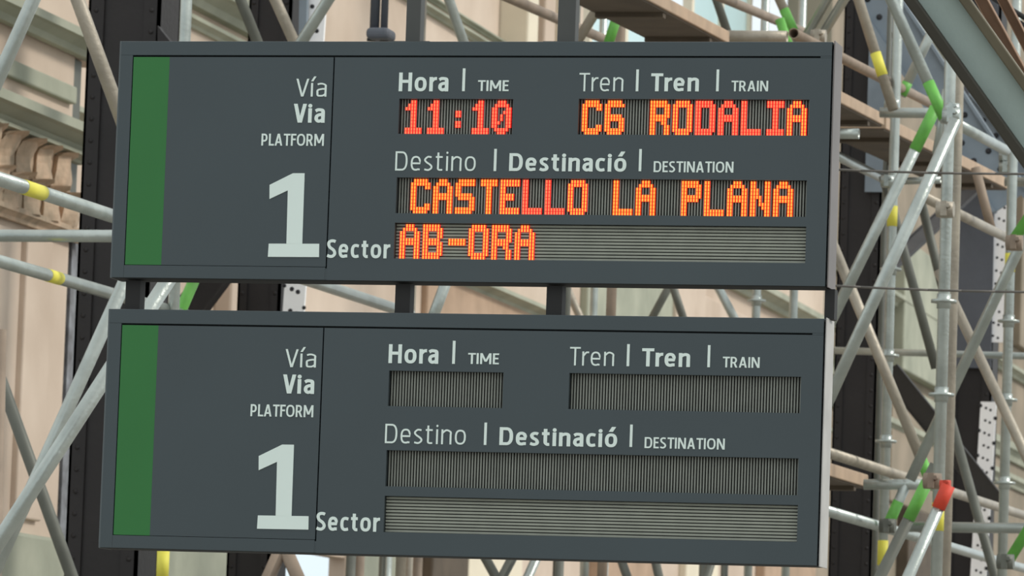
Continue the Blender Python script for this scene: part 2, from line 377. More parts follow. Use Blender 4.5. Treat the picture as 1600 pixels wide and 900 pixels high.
bm = bmesh.new(); bar(bm, at_y(1505, -20, 6.2), at_y(1600, 175, 6.2), (.055, 0, 0), (0, .02, 0)); tag(obj('shadow_fill', bm, 'steel', loc=at_y(1550, 60, 6.2)), 'dark shade fill in the gap between the rust bars and the big girder', 'painted shade')  # dark plate added where the gap between the bars lies in shadow

# ---------------------------------------------------------------- scaffolding
def scaffold(label, loc): return thing('scaffold', label, 'scaffolding', loc)
SL = scaffold('galvanised tube scaffold crossing the plaster wall left of the boards', at_y(90, 450, 4.5) * Vector((1, 1, 0)) if False else (at_y(90, 450, 4.5).x, 4.5, 0))
SM = scaffold('tube scaffold seen above, between and below the two boards', (at_y(700, 450, 9).x, 9.0, 0))
SR = scaffold('tall tube scaffold with green brace ends and yellow labels right of the boards', (at_y(1480, 450, 9).x, 9.0, 0))
def seg(x0, y0, x1, y1, Y, mode):
    p = at_y(x0, y0, Y)
    q = at_x(x1, y1, p.x) if mode == 'L' else at_y(x1, y1, Y)
    return p, q
def tube(S, name, x0, y0, x1, y1, Y, mode='T', mk='galv', r=.0242, marks=()):
    p, q = seg(x0, y0, x1, y1, Y, mode)
    d = (q - p).normalized(); a, b = p.copy(), q.copy()   # tubes that leave the frame run on past it
    if x0 < 0 or x0 > 1600 or y0 < 0 or y0 > 900: a -= d * 1.0
    if x1 < 0 or x1 > 1600 or y1 < 0 or y1 > 900: b += d * min(1.0, max(0, (b.z - .02) / max(1e-6, -d.z)) if d.z < 0 else 1.0)
    bm = bmesh.new(); pipe(bm, a, b, r, r * .84, 16); o = obj(name, bm, mk, S)
    for (kind, a, b) in marks:
        u, v = p.lerp(q, a), p.lerp(q, b); bm = bmesh.new()
        if kind == 'green': cyl(bm, u, v, r*1.06, 14); obj('painted_end', bm, 'grn', o, 'green painted brace end')
        if kind == 'yellow':
            cyl(bm, u, v, r*1.05, 16); s = obj('label_sticker', bm, 'yel', o, 'yellow inspection label')
            if mode == 'L':
                bm = bmesh.new(); c = u.lerp(v, .5); e = (v-u)*.22; box(bm, c - Vector((-.012, r*1.12, .005)) - e*.8, c - Vector((.0, r*1.06, -.005)) + e); bm.free()
        if kind == 'red': cyl(bm, u, v, r*1.15, 14); obj('tape', bm, 'red', o, 'red tape')
    return p, q
def standard(S, px, py, Y, mk='galv', r=.0242, ztop=9, rings=(), marks=()):
    p = at_y(px, py, Y); a, b = Vector((p.x, Y, 0)), Vector((p.x, Y, ztop))
    bm = bmesh.new(); pipe(bm, a, b, r, r*.84, 16); o = obj('standard', bm, mk, S)
    bm = bmesh.new(); cyl(bm, a, a + Vector((0, 0, .012)), .07, 8); obj('base_plate', bm, mk, o)
    for ry in rings:
        z = at_y(px, ry, Y).z; bm = bmesh.new(); c = Vector((p.x, Y, z))
        cyl(bm, c - Vector((0, 0, .006)), c + Vector((0, 0, .006)), r*2.2, 14); cyl(bm, c - Vector((0, 0, .03)), c + Vector((0, 0, .03)), r*1.2, 14)
        obj('rosette', bm, mk, o)
    for (kind, ya, yb) in marks:
        z0, z1 = at_y(px, yb, Y).z, at_y(px, ya, Y).z; bm = bmesh.new(); cyl(bm, (p.x, Y, z0), (p.x, Y, z1), r*1.06, 16)
        obj('label_sticker' if kind == 'yellow' else 'tape', bm, 'yel' if kind == 'yellow' else 'red', o, 'yellow inspection label' if kind == 'yellow' else 'red tape')
def coupler(S, px, py, Y, mk='galv', s=1.0):
    c = at_y(px, py, Y); bm = bmesh.new(); r = .034*s
    cyl(bm, c - Vector((0, 0, .03*s)), c + Vector((0, 0, .03*s)), r, 12); cyl(bm, c + Vector((-.035*s, -.02, 0)), c + Vector((.035*s, -.02, 0)), r*.95, 12)
    box(bm, c + Vector((-.012, -.07, -.03))*s, c + Vector((.012, .0, .03))*s); cyl(bm, c + Vector((.02*s, -.09*s, .01)), c + Vector((.02*s, 0, .01)), .009*s, 6)
    obj('coupler', bm, mk, S)

# left
tube(SL, 'ledger', -70, 257, 640, 490, 3.3, 'L', marks=(('yellow', .115, .150),))
tube(SL, 'ledger', -60, 391, 330, 504, 5.5, 'L', marks=(('yellow', .31, .355),))
tube(SL, 'transom', -40, 368, 420, 370, 6.6)
tube(SL, 'brace', 72, -45, -32, 188, 4.4)
tube(SL, 'brace', 105, -45, 250, 350, 4.2, mk='galv_warm')
tube(SL, 'brace', 330, 140, -12, 900, 4.9)
tube(SL, 'brace', 340, 318, -40, 905, 3.0, mk='galv')
tube(SL, 'brace', -40, 480, 125, 936, 6.5, mk='galv_dark')
tube(SL, 'standard', 0, 515, -9, 940, 5.0, mk='rusty')
# middle
standard(SM, 290, 30, 8.0, marks=(('yellow', 861, 905),))
tube(SM, 'brace', 358, -45, 440, 160, 9.5, mk='galv_dark')
tube(SM, 'brace', 410, -45, 520, 200, 8.5, mk='galv_warm')
tube(SM, 'brace', 541, -45, 380, 210, 8.0)
tube(SM, 'brace', 311, 420, 250, 560, 8.2, mk='grn')
standard(SM, 658, 30, 11.0, mk='galv_warm')
tube(SM, 'brace', 688, -40, 760, 170, 11.0)
tube(SM, 'ledger', 700, -45, 1010, 90, 9.5, 'L', mk='rusty')
tube(SM, 'brace', 967, -40, 860, 132, 11.0, mk='galv_warm')
standard(SM, 970, 30, 11.5, mk='rusty')
standard(SM, 928, 470, 19.0)
standard(SM, 900, 30, 15.0, mk='galv_dark')
tube(SM, 'brace', 712, 400, 654, 556, 9.0)
tube(SM, 'brace', 1074, 395, 990, 550, 18.0, mk='galv_dark')
tube(SM, 'brace', 1034, 395, 1087, 556, 17.0, mk='galv_dark')
tube(SM, 'brace', 1094, 395, 1180, 560, 15.0)
tube(SM, 'brace', 868, 410, 935, 560, 18.0, mk='galv_warm')
standard(SM, 1182, 462, 16.0, rings=(470,))
standard(SM, 1240, 470, 16.5)
tube(SM, 'brace', 1106, -40, 1150, 90, 15.0, mk='galv_dark')
tube(SM, 'ledger', 1050, -36, 1285, 62, 11.5, 'L', mk='rusty')
tube(SM, 'transom', 1128, 57, 1230, 58, 11.5, mk='galv_warm', r=.03)
tube(SM, 'brace', 1322, -50, 1240, 90, 13.0)
tube(SM, 'brace', 1346, -45, 1262, 92, 13.0, mk='galv')
tube(SM, 'brace', 1200, -40, 1250, 70, 13.0, mk='galv_warm', marks=(('green', .5, .85),))
tube(SM, 'brace', 1235, 80, 1218, 30, 12.5, mk='grn')
tube(SM, 'brace', 950, 70, 966, 20, 11.0, mk='grn')
tube(SM, 'brace', 445, 845, 405, 935, 9.0, mk='rusty', r=.03)
tube(SM, 'brace', 440, 845, 480, 935, 9.0, mk='rusty', r=.03)
tube(SM, 'brace', 744, 845, 790, 930, 12.0, mk='galv_dark')
tube(SM, 'brace', 812, 850, 770, 930, 12.0, mk='galv_dark')
tube(SM, 'brace', 848, 850, 812, 930, 12.0)
for x, mk, Y in ((548, 'galv_dark', 12), (562, 'rusty', 13), (598, 'galv_dark', 18), (640, 'galv_warm', 16), (652, 'rusty', 15), (874, 'galv_dark', 14), (912, 'galv', 19.5),
                 (945, 'galv', 21), (606, 'galv', 18)):
    standard(SM, x, 885, Y, mk, ztop=at_y(x, 800, Y).z)
tube(SM, 'brace', 962, 850, 990, 930, 14.0, mk='galv_dark')
tube(SM, 'brace', 1018, 850, 1036, 930, 14.0, mk='galv_dark')
tube(SM, 'brace', 1120, 850, 1095, 930, 14.0, mk='galv_dark')
for x in (1098, 1132): standard(SM, x, 885, 20, 'galv_dark', ztop=at_y(x, 800, 20).z)
coupler(SM, 1280, 58, 11.6, 'galv_warm')
# right
standard(SR, 1402, 60, 12.5, rings=(421, 556, 690), marks=(('yellow', 322, 354), ('yellow', 845, 884)))
standard(SR, 1374, 600, 15.0, mk='galv_dark', r=.014)
standard(SR, 1484, 130, 8.5, rings=(471, 617), marks=(('yellow', 786, 830),))
standard(SR, 1490, 400, 9.5, mk='galv_warm')
standard(SR, 1579, 380, 12.5, rings=(502, 625, 755), marks=(('yellow', 396, 425),))
tube(SR, 'ledger', 1240, 52, 1492, 181, 10.0, 'L', mk='rusty')
tube(SR, 'ledger', 1240, 210, 1390, 284, 12.0, 'L')
tube(SR, 'transom', 1375, 176, 1490, 177, 11.5)
tube(SR, 'transom', 1250, 209, 1342, 209, 11.5)
tube(SR, 'brace', 1368, -55, 1478, 190, 9.0, marks=(('green', .75, .98),))
tube(SR, 'brace', 1326, -50, 1396, 172, 11.0, mk='galv_warm', marks=(('yellow', .60, .76),))
tube(SR, 'brace', 1480, 0, 1408, 150, 13.0, marks=(('green', .86, .99),))
tube(SR, 'brace', 1462, 168, 1270, 560, 9.3, marks=(('green', .0, .17),))
tube(SR, 'brace', 1494, 186, 1262, 697, 7.5)
tube(SR, 'brace', 1274, 316, 1452, 748, 10.5, mk='galv_warm', marks=(('green', .93, 1.0),))
tube(SR, 'brace', 1380, 275, 1462, 575, 13.5, mk='galv_dark')
tube(SR, 'brace', 1478, 630, 1556, 905, 12.8, mk='galv_dark')
tube(SR, 'brace', 1524, 262, 1550, 362, 13.5, mk='rusty')
tube(SR, 'brace', 1440, 318, 1480, 480, 14.5, mk='galv_dark')
tube(SR, 'ledger', 1440, 306, 1592, 381, 11.0, 'L', mk='galv_warm')
tube(SR, 'brace', 1612, 333, 1583, 376, 9.5, mk='grn')
tube(SR, 'brace', 1640, 285, 1422, 750, 10.0)
tube(SR, 'brace', 1466, 422, 1640, 790, 11.5, mk='galv_warm')
tube(SR, 'transom', 1250, 546, 1650, 558, 17.0, r=.02)
tube(SR, 'ledger', 1240, 690, 1640, 818, 9.0, 'L', mk='galv_warm')
tube(SR, 'ledger', 1240, 783, 1640, 900, 9.0, 'L')
tube(SR, 'transom', 1350, 757, 1462, 757, 11.0)
tube(SR, 'transom', 1415, 823, 1640, 826, 11.0)
tube(SR, 'brace', 1462, 726, 1356, 940, 8.6, mk='galv_dark', marks=(('green', .13, .40),))
tube(SR, 'brace', 1418, 752, 1385, 826, 11.0, marks=(('green', .42, .98),))
tube(SR, 'brace', 1482, 758, 1402, 940, 8.0, marks=(('red', .0, .20),))
tube(SR, 'brace', 1606, 828, 1574, 880, 10.5, mk='grn')
tube(SR, 'ledger', 1488, 190, 1572, 235, 10.5, 'L')
tube(SR, 'transom', 1570, 284, 1650, 285, 14.0)
tube(SR, 'brace', 1462, 240, 1478, 140, 10.0, r=.016)
tube(SR, 'transom', 1410, 283, 1470, 281, 13.0, r=.018)
coupler(SR, 1488, 182, 8.3); coupler(SR, 1489, 172, 8.4, s=.8); coupler(SR, 1388, 284, 12.3, 's' and 'galv', .9); coupler(SR, 1395, 165, 12.3)
coupler(SR, 1478, 328, 8.4, 'galv_warm'); coupler(SR, 1586, 380, 9.4, 'rusty'); coupler(SR, 1478, 758, 8.2, 'red', .6); coupler(SR, 1458, 752, 8.3, 'rusty')
coupler(SR, 1388, 822, 10.6, 'galv_dark'); coupler(SR, 1572, 878, 9.5, 'galv_dark'); coupler(SR, 1573, 245, 13.9); coupler(SR, 1573, 262, 13.9)

# planks
def plank(label, x0, y0, x1, y1, Y, wd, th):
    """far end of the +x edge (upper edge) at pixel 1, near end pixel 0"""
    p, q = seg(x0, y0, x1, y1, Y, 'L'); t = thing('scaffold_plank', label, 'plank', (p + q) / 2, None)
    bm = bmesh.new(); c = Vector((-wd/2, 0, -th/2)); bar(bm, p + c, q + c, (wd/2, 0, 0), (0, 0, th/2)); bevel(obj('board', bm, 'wood', t), .004)
    bm = bmesh.new(); c = Vector((-wd/2, 0, -th-.004)); bar(bm, p + c, q + c, (wd/2-.012, 0, 0), (0, 0, .004)); obj('underside_shade', bm, 'woodu', t)  # dark sheet paints the shade below the plank
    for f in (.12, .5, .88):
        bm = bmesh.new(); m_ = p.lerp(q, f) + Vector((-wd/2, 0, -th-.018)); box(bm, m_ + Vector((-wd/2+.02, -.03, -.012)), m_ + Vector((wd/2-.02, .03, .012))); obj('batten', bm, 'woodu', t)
plank('wooden walkway plank seen from below above the top edge of the upper board', 940, -60, 1140, 49, 8.0, .34, .055)
plank('upper wooden walkway plank running right from the upper board', 1220, 92, 1382, 178, 9.5, .32, .055)
plank('long wooden walkway plank behind the green brace at the right', 1385, 182, 1576, 279, 12.6, .36, .06)
plank('short wooden plank end beside the right edge of the lower board', 1230, 702, 1357, 742, 10.2, .26, .06)
# wires
for lab, a, b in (('thin wire stretched across the upper right scaffold', (1240, 262), (1660, 272)), ('thin wire stretched across the scaffold level with the gap between boards', (1240, 443), (1660, 457))):
    bm = bmesh.new(); P = [at_y(a[0] + (b[0]-a[0])*i/8, a[1] + (b[1]-a[1])*i/8 + 3*math.sin(math.pi*i/8), 6.5) for i in range(9)]
    for i in range(8): cyl(bm, P[i], P[i+1], .0045, 6)
    tag(obj('wire', bm, 'wire', loc=P[4]), lab, 'wire')
for lab, a, b in (('black cable crossing the top right corner', (1550, -4), (1640, 52)), ('lower black cable at the right edge above the girder', (1580, 28), (1660, 75))):
    bm = bmesh.new(); cyl(bm, at_y(*a, 7), at_y(*b, 7), .010, 8); tag(obj('cable', bm, 'black', loc=at_y(*a, 7)), lab, 'cable')
# twin drop pipes with clamp above the upper board (hang down in front of the facade)
dp = thing('drop_pipe', 'pair of grey pipes with a bracket ending just above the upper board', 'pipe', at_y(590, 62, 10))
for x, wpx in ((585, 16), (600, 12)):
    p = at_y(x, 46, 10); bm = bmesh.new(); cyl(bm, p, p + Vector((0, 0, 2)), wpx*.00275/2, 12); obj('pipe', bm, 'slate', dp)
p0, p1 = at_y(571, 42, 9.93), at_y(607, 60, 9.93); bm = bmesh.new(); box(bm, (p0.x, 9.93, p1.z), (p1.x, 10.07, p0.z)); bevel(obj('bracket', bm, 'slate', dp), .02, 3)
for x in (580, 600):
    bm = bmesh.new(); p = at_y(x, 60, 10); cyl(bm, p, p - Vector((0, 0, .012)), .02, 10); obj('bolt', bm, 'black', dp)

# ---------------------------------------------------------------- departure boards
W, H, GAP, DEP = 1.8, 0.5932, 0.077, 0.10
def fx(px, py): return face(px, py).x
def fz(px, py): return face(px, py).z
GLY = {
 'A': '..###..,.#####.,##...##,##...##,#######,#######,##...##,##...##,##...##,##...##',
 'B': '######.,#######,##...##,##...##,######.,#######,##...##,##...##,#######,######.',
 'C': '.#####.,#######,##...##,##.....,##.....,##.....,##.....,##...##,#######,.#####.',
 'D': '######.,#######,##...##,##...##,##...##,##...##,##...##,##...##,#######,######.',
 'E': '#######,#######,##.....,##.....,#####..,#####..,##.....,##.....,#######,#######',
 'I': '.######,.######,...##..,...##..,...##..,...##..,...##..,...##..,.######,.######',
 'L': '##.....,##.....,##.....,##.....,##.....,##.....,##.....,##.....,#######,#######',
 'N': '##...##,##...##,###..##,###..##,####.##,##.#.##,##.####,##..###,##...##,##...##',
 'O': '.#####.,#######,##...##,##...##,##...##,##...##,##...##,##...##,#######,.#####.',
 'P': '######.,#######,##...##,##...##,#######,######.,##.....,##.....,##.....,##.....',
 'R': '######.,#######,##...##,##...##,#######,######.,##..##.,##...##,##...##,##...##',
 'S': '.######,#######,##.....,##.....,######.,.######,.....##,.....##,#######,######.',
 'T': '.######,.######,...##..,...##..,...##..,...##..,...##..,...##..,...##..,...##..',
 '1': '...##..,..###..,.####..,...##..,...##..,...##..,...##..,...##..,.######,.######',
 '0': '..###..,.#####.,##...##,##..###,##.#.##,##.#.##,###..##,##...##,.#####.,..###..',
 '6': '.#####.,#######,##.....,##.....,######.,#######,##...##,##...##,#######,.#####.',
 ':': '.......,.......,.......,...##..,...##..,.......,...##..,...##..,.......,.......',
 '-': '.......,.......,.......,.......,.######,.######,.......,.......,.......,.......',
}

# hand-drawn sans alphabet: every glyph is a set of strokes; cap height 1, x-height XH
XH = .765
def spline(pts, n=7, closed=False):
    out = []; N = len(pts); R = range(N if closed else N-1)
    g = (lambda i: pts[i % N]) if closed else (lambda i: pts[max(0, min(N-1, i))])
    for i in R:
        a, b, c, d = g(i-1), g(i), g(i+1), g(i+2)
        for k in range(n):
            t = k/n
            out.append(tuple(.5*(2*b[q] + (c[q]-a[q])*t + (2*a[q]-5*b[q]+4*c[q]-d[q])*t*t + (3*b[q]-a[q]-3*c[q]+d[q])*t**3) for q in (0, 1)))
    if not closed: out.append(tuple(pts[-1]))
    return out
def oval(x0, x1, y0, y1, a0=0, a1=360, n=26, e=2.5):
    cx, cy_, rx, ry = (x0+x1)/2, (y0+y1)/2, (x1-x0)/2, (y1-y0)/2; o = []
    for i in range(n+1):
        t = math.radians(a0 + (a1-a0)*i/n); c, s_ = math.cos(t), math.sin(t)
        o.append((cx + rx*math.copysign(abs(c)**(2/e), c), cy_ + ry*math.copysign(abs(s_)**(2/e), s_)))
    return o
def glyph(ch, w):
    """returns width and strokes: ('l', points) = constant-width line, ('d', x0,y0,x1,y1) = slanted bar cut level"""
    h = w/2; k = w*.86; q = k/2; X = XH
    if ch == 'H': W_ = .70; return W_, [('l', [(h,0),(h,1)]), ('l', [(W_-h,0),(W_-h,1)]), ('l', [(h,.53),(W_-h,.53)])]
    if ch == 'I': return w, [('l', [(h,0),(h,1)])]
    if ch == 'T': W_ = .64; return W_, [('l', [(W_/2,0),(W_/2,1-q)]), ('l', [(0,1-q),(W_,1-q)])]
    if ch in 'EFL':
        W_ = .50; S = [('l', [(h,0),(h,1)])]
        if ch in 'EL': S.append(('l', [(h,q),(W_,q)]))
        if ch in 'EF': S += [('l', [(h,1-q),(W_,1-q)]), ('l', [(h,.53),(W_-.05,.53)])]
        return W_, S
    if ch == 'M': W_ = .92; return W_, [('l', [(h,0),(h,1)]), ('l', [(W_-h,0),(W_-h,1)]), ('d', h*1.1,1,W_/2,.22), ('d', W_-h*1.1,1,W_/2,.22)]
    if ch == 'N': W_ = .74; return W_, [('l', [(h,0),(h,1)]), ('l', [(W_-h,0),(W_-h,1)]), ('d', h*1.3,1,W_-h*1.3,0)]
    if ch == 'A': W_ = .74; return W_, [('d', h*1.1,0,W_/2-h*.2,1), ('d', W_-h*1.1,0,W_/2+h*.2,1), ('l', [(W_*.24,.29),(W_*.76,.29)])]
    if ch == 'V': W_ = .70; return W_, [('d', h*1.1,1,W_/2-h*.15,0), ('d', W_-h*1.1,1,W_/2+h*.15,0)]
    if ch == 'D': W_ = .72; return W_, [('l', [(h,0),(h,1)]), ('l', [(h,q),(W_*.40,q)] + oval(W_*.08, W_-h, q, 1-q, -90, 90)[1:-1] + [(W_*.40,1-q),(h,1-q)])]
    if ch in 'PR':
        W_ = .60 if ch == 'P' else .64; y = .40 if ch == 'P' else .45; xr = .58
        S = [('l', [(h,0),(h,1)]), ('l', [(h,y),(.26,y)] + oval(-.02, xr-h, y, 1-q, -90, 90)[1:-1] + [(.26,1-q),(h,1-q)])]
        if ch == 'R': S.append(('d', .33,y,W_-h*1.1,0))
        return W_, S
    if ch == 'O': W_ = .80; return W_, [('c', oval(h, W_-h, q, 1-q)[:-1])]
    if ch in 'Ss':
        W_, T = (.56, 1) if ch == 'S' else (.48, X)
        return W_, [('l', spline([(W_-.06,T-q*1.5),(W_*.72,T-q),(W_*.42,T-q),(h*1.1,T*.84 if ch=='S' else T*.80),(h*1.05,T*.68),(W_*.34,T*.555),(W_*.64,T*.45),(W_-h*1.05,T*.32),(W_-h*1.1,T*.18),(W_*.58,q),(W_*.3,q),(.02,q*1.6)]))]
    if ch in 'oó':
        W_ = .64; S = [('c', oval(h, W_-h, q, X-q)[:-1])]
        if ch == 'ó': S.append(('d', W_*.46, X+.09, W_*.72, 1.13))
        return W_, S
    if ch == 'e': W_ = .60; return W_, [('l', [(h,X*.5),(W_-h,X*.5)] + oval(h, W_-h, q, X-q, 8, 296)[1:] + [(W_-.06,q*1.35)])]
    if ch == 'c': W_ = .50; return W_, [('l', [(W_-.02,X-q*1.4)] + oval(h, W_*1.22-h, q, X-q, 78, 282) + [(W_-.02,q*1.4)])]
    if ch == 'a':
        W_ = .54; return W_, [('l', spline([(.05,X-q*1.8),(W_*.32,X-q),(W_*.6,X-q*1.05),(W_-h*1.2,X-.12),(W_-h,X*.66)]) + [(W_-h,0)]),
            ('l', spline([(W_-h,X*.56),(W_*.55,X*.56),(h*1.4,X*.47),(h,X*.28),(h*1.5,q*1.5),(W_*.42,q),(W_*.66,q*1.4),(W_-h,X*.2)]))]
    if ch == 'n':
        W_ = .60; return W_, [('l', [(h,0),(h,X)]), ('l', spline([(h,X*.74),(W_*.38,X-q*1.35),(W_*.62,X-q),(W_-h*1.15,X-.13),(W_-h,X*.66)]) + [(W_-h,0)])]
    if ch == 'r': W_ = .40; return W_, [('l', [(h,0),(h,X)]), ('l', spline([(h,X*.66),(W_*.55,X-q*1.5),(W_*.8,X-q*1.05),(W_,X-q)]))]
    if ch == 't':
        W_ = .42; x = .09+h; return W_, [('l', [(x,.95)] + spline([(x,X*.3),(x+h*.15,q*2.0),(x+.10,q*1.1),(W_-.02,q*1.15)])), ('l', [(0,X-q),(W_-.02,X-q)])]
    if ch in 'ií':
        S = [('l', [(h,0),(h,X)])]
        if ch == 'i': S.append(('f', oval(h-w*.56, h+w*.56, 1.0-w*1.1, 1.0, e=2)[:-1]))
        else: S.append(('d', h, X+.09, h+.16, 1.13))
        return w, S
    raise ValueError(ch)
def stroke_mesh(faces, S, w):
    h = w/2
    if S[0] == 'd':
        _, x0, y0, x1, y1 = S; hx = h * math.hypot(x1-x0, y1-y0) / abs(y1-y0)
        faces.append([(x0-hx,y0),(x0+hx,y0),(x1+hx,y1),(x1-hx,y1)]); return
    if S[0] == 'f': faces.append(S[1]); return
    P = [p for i, p in enumerate(S[1]) if i == 0 or math.dist(p, S[1][i-1]) > 1e-4]; n = len(P); closed = S[0] == 'c'; L = []
    for i in range(n):
        a = P[(i-1) % n] if closed or i else P[i]; b = P[(i+1) % n] if closed or i < n-1 else P[i]
        d = (b[0]-a[0], b[1]-a[1]); l = math.hypot(*d) or 1; dx, dy = d[0]/l, d[1]/l
        mit = 1.0
        if (closed or 0 < i < n-1):
            e = (P[i][0]-a[0], P[i][1]-a[1]); le = math.hypot(*e) or 1; mit = min(1.5, 1/max(.4, (e[0]*dx+e[1]*dy)/le))
        hh = h * (1 - .14*abs(dx)) * mit                       # level strokes a touch thinner
        L.append(((P[i][0]-dy*hh, P[i][1]+dx*hh), (P[i][0]+dy*hh, P[i][1]-dx*hh)))
    for i in range(n if closed else n-1):
        j = (i+1) % n; faces.append([L[i][0], L[i][1], L[j][1], L[j][0]])
def letters(txt, bx, parent, dz, wt, sp, label=None):
    x0, x1, y0, y1 = bx; F = []; x = 0
    for ch in txt:
        gw, S = glyph(ch, wt)
        for st in S:
            fs = []; stroke_mesh(fs, st, wt); F += [[(p[0]+x, p[1]) for p in f] for f in fs]
        x += gw + (sp * (.55 if ch in 'TVFLr' else 1))
    xs = [p[0] for f in F for p in f]; ys = [p[1] for f in F for p in f]
    ax, bx_, az, bz = min(xs), max(xs), min(ys), max(ys); xm, ym = (x0+x1)/2, (y0+y1)/2
    X0, X1, Z0, Z1 = fx(x0, ym), fx(x1, ym), fz(xm, y1), fz(xm, y0); bm = bmesh.new()
    for fi, f in enumerate(F):
        Q = [(X0 + (p[0]-ax)/(bx_-ax)*(X1-X0), Z0 + (p[1]-az)/(bz-az)*(Z1-Z0) + dz) for p in f]; y = -.0018 - fi*2e-6
        A = [bm.verts.new((p[0], y, p[1])) for p in Q]; B = [bm.verts.new((p[0], .0005, p[1])) for p in Q]
        bm.faces.new(A); bm.faces.new(B[::-1])
        for i in range(len(Q)): bm.faces.new((A[i], A[(i+1)%len(Q)], B[(i+1)%len(Q)], B[i]))
    return obj('lettering', bm, 'letter', parent, label)

def build_board(dz, label, lit):
    zt = TOPZ + dz; zb = zt - H
    root = thing('departure_board', label, 'departure board', (W/2, DEP/2, zb), 'hanging platform departure boards')
    # face coordinates taken from the upper board
    fl = fx(208, 250) ; fr_ = fx(1282, 90)
    lx = (fx(208, 88) + fx(196, 413)) / 2; gx = (fx(265, 88) + fx(252, 413)) / 2; dvx = (fx(521, 90) + fx(511, 418)) / 2
    tz = (fz(208, 87) + fz(1282, 90)) / 2 + dz; bz = fz(350, 415) + dz
    g = .0022; T = .012
    cv = lambda u, v, t: (u, t, v)
    # windows
    def win(x0, x1, y0, y1): return (fx(x0, (y0+y1)/2), fx(x1, (y0+y1)/2), fz((x0+x1)/2, y1) + dz, fz((x0+x1)/2, y0) + dz)
    wins = {'time': win(623, 801, 154.5, 209.5), 'train': win(903.5, 1264, 155, 211), 'dest': win(619, 1260, 279.5, 336), 'sector': win(616, 1259, 351, 407.5)}
    bm = bmesh.new(); plate(bm, (.003, W-.006, zb+.003, zt-.003), list(wins.values()), lambda u, v, t: (u, T-.001+t, v), .022)
    obj('backing', bm, 'groove', root)
    bm = bmesh.new(); box(bm, (.006, .034, zb+.006), (W-.010, DEP-.004, zt-.006)); obj('case', bm, 'board', root)
    # frame: thin edge all round, highlight painted on top and left
    bm = bmesh.new(); box(bm, (0, .004, zt-.006), (W-.003, DEP, zt)); bevel(obj('top_edge', bm, 'edge_highlight', root), .001)
    bm = bmesh.new(); box(bm, (0, .004, zb), (W-.003, DEP, zb+.006)); bevel(obj('bottom_edge', bm, 'groove', root), .001)
    bm = bmesh.new(); box(bm, (-.004, .004, zb), (0.003, DEP, zt)); bevel(obj('left_edge', bm, 'edge_highlight', root), .001)
    bm = bmesh.new(); box(bm, (W+.001, -.002, zb-.002), (W+.004, DEP, zt+.002)); box(bm, (W-.001, .02, zb), (W+.002, DEP, zt)); bevel(obj('side_trim', bm, 'alu2' if lit else 'alu', root), .001)
    # face plates separated by real joints
    bm = bmesh.new(); box(bm, (0.001, 0, tz+g), (W-.004, T, zt-.001)); box(bm, (.001, 0, zb+.001), (lx-g, T, tz+g)); box(bm, (lx-g, 0, zb+.001), (dvx-g, T, bz-.0012))
    box(bm, (fr_, 0, tz-g), (W-.004, T, tz+g)); box(bm, (dvx-g, 0, zb+.001), (dvx+g*.8, T, bz-.004))
    bevel(obj('frame', bm, 'board', root), .0008)
    bm = bmesh.new(); box(bm, (lx, .001, bz), (gx, T, tz-g)); obj('green_band', bm, 'green', root)
    bm = bmesh.new(); box(bm, (gx, .0005, bz), (dvx-g*.8, T, tz-g)); obj('platform_panel', bm, 'board', root)
    bm = bmesh.new(); plate(bm, (dvx+g*.8, W-.004, zb+.001, tz-g), list(wins.values()), cv, T); o = obj('display_panel', bm, 'board', root)
    bm = bmesh.new(); box(bm, (lx-g, T-.001, zb+.02), (W-.006, T+.001, zb+.021)); bm.free()
    # displays
    disp = {}
    for nm, (a, b, c, d) in wins.items():
        bm = bmesh.new(); box(bm, (a-.002, .026, c-.002), (b+.002, .030, d+.002)); dsp = obj('display', bm, 'well', root)
        bm = bmesh.new()
        if nm == 'sector':
            n = 11
            for i in range(n):
                z0 = c + (d-c)*(i+.18)/n; box(bm, (a, .018, z0), (b, .026, z0 + (d-c)/n*.66))
            obj('louvre', bm, 'fin2', dsp, kind='stuff')
        else:
            n = max(8, round((b-a)/.00718))
            for i in range(n):
                x0 = a + (b-a)*(i+.3)/n; box(bm, (x0, .018, c), (x0 + (b-a)/n*.44, .026, d))
            obj('louvre', bm, 'fin', dsp, kind='stuff')
        disp[nm] = dsp
    if lit:
        lines = [('time', '11:10', 626.2, 766, 'rrrrr'), ('train', 'C6 RODALIA', 907.2, 1227.6, 'ww wmrrrrm'),
                 ('dest', 'CASTELLO LA PLANA', 639, 1206, 'wwwwmrrm ww wwwww'), ('sector', 'AB-ORA', 621.8, 801.6, 'mmwmmm')]
        for nm, s, xa, xb, tone in lines:
            a, b, c, d = wins[nm]; ym = {'time': 182, 'train': 183, 'dest': 308, 'sector': 378}[nm]
            X0, X1 = fx(xa, ym), fx(xb, ym); adv = (X1-X0)/(len(s)-1); pit = adv/8
            zt_, zb_ = d - .0015, c + .0005; rh = (zt_-zb_)/10
            for i, ch in enumerate(s):
                if ch == ' ': continue
                bm = bmesh.new(); rows = GLY[ch].split(',')
                for r_, row in enumerate(rows):
                    for k_, cc in enumerate(row):
                        if cc != '#': continue
                        xc = X0 + i*adv + (k_+.5)*pit; zc = zt_ - (r_+.5)*rh
                        box(bm, (xc-pit*.5, .014, zc-rh*.45), (xc+pit*.5, .018, zc+rh*.45), 1)  # red cell paints the glow around the dot
                        box(bm, (xc-pit*.2, .0125, zc-rh*.42), (xc+pit*.2, .014, zc+rh*.42), 0)
                wm = tone[i] == 'w'
                obj('lit_character', bm, {'w': ['led_warm', 'led_halo_w'], 'r': ['led_red_glow', 'led_halo_r'], 'm': ['led_warm', 'led_halo_r']}[tone[i]], disp[nm], 'glowing %s LED character %s' % ({'w': 'orange', 'r': 'red', 'm': 'orange red'}[tone[i]], ch))
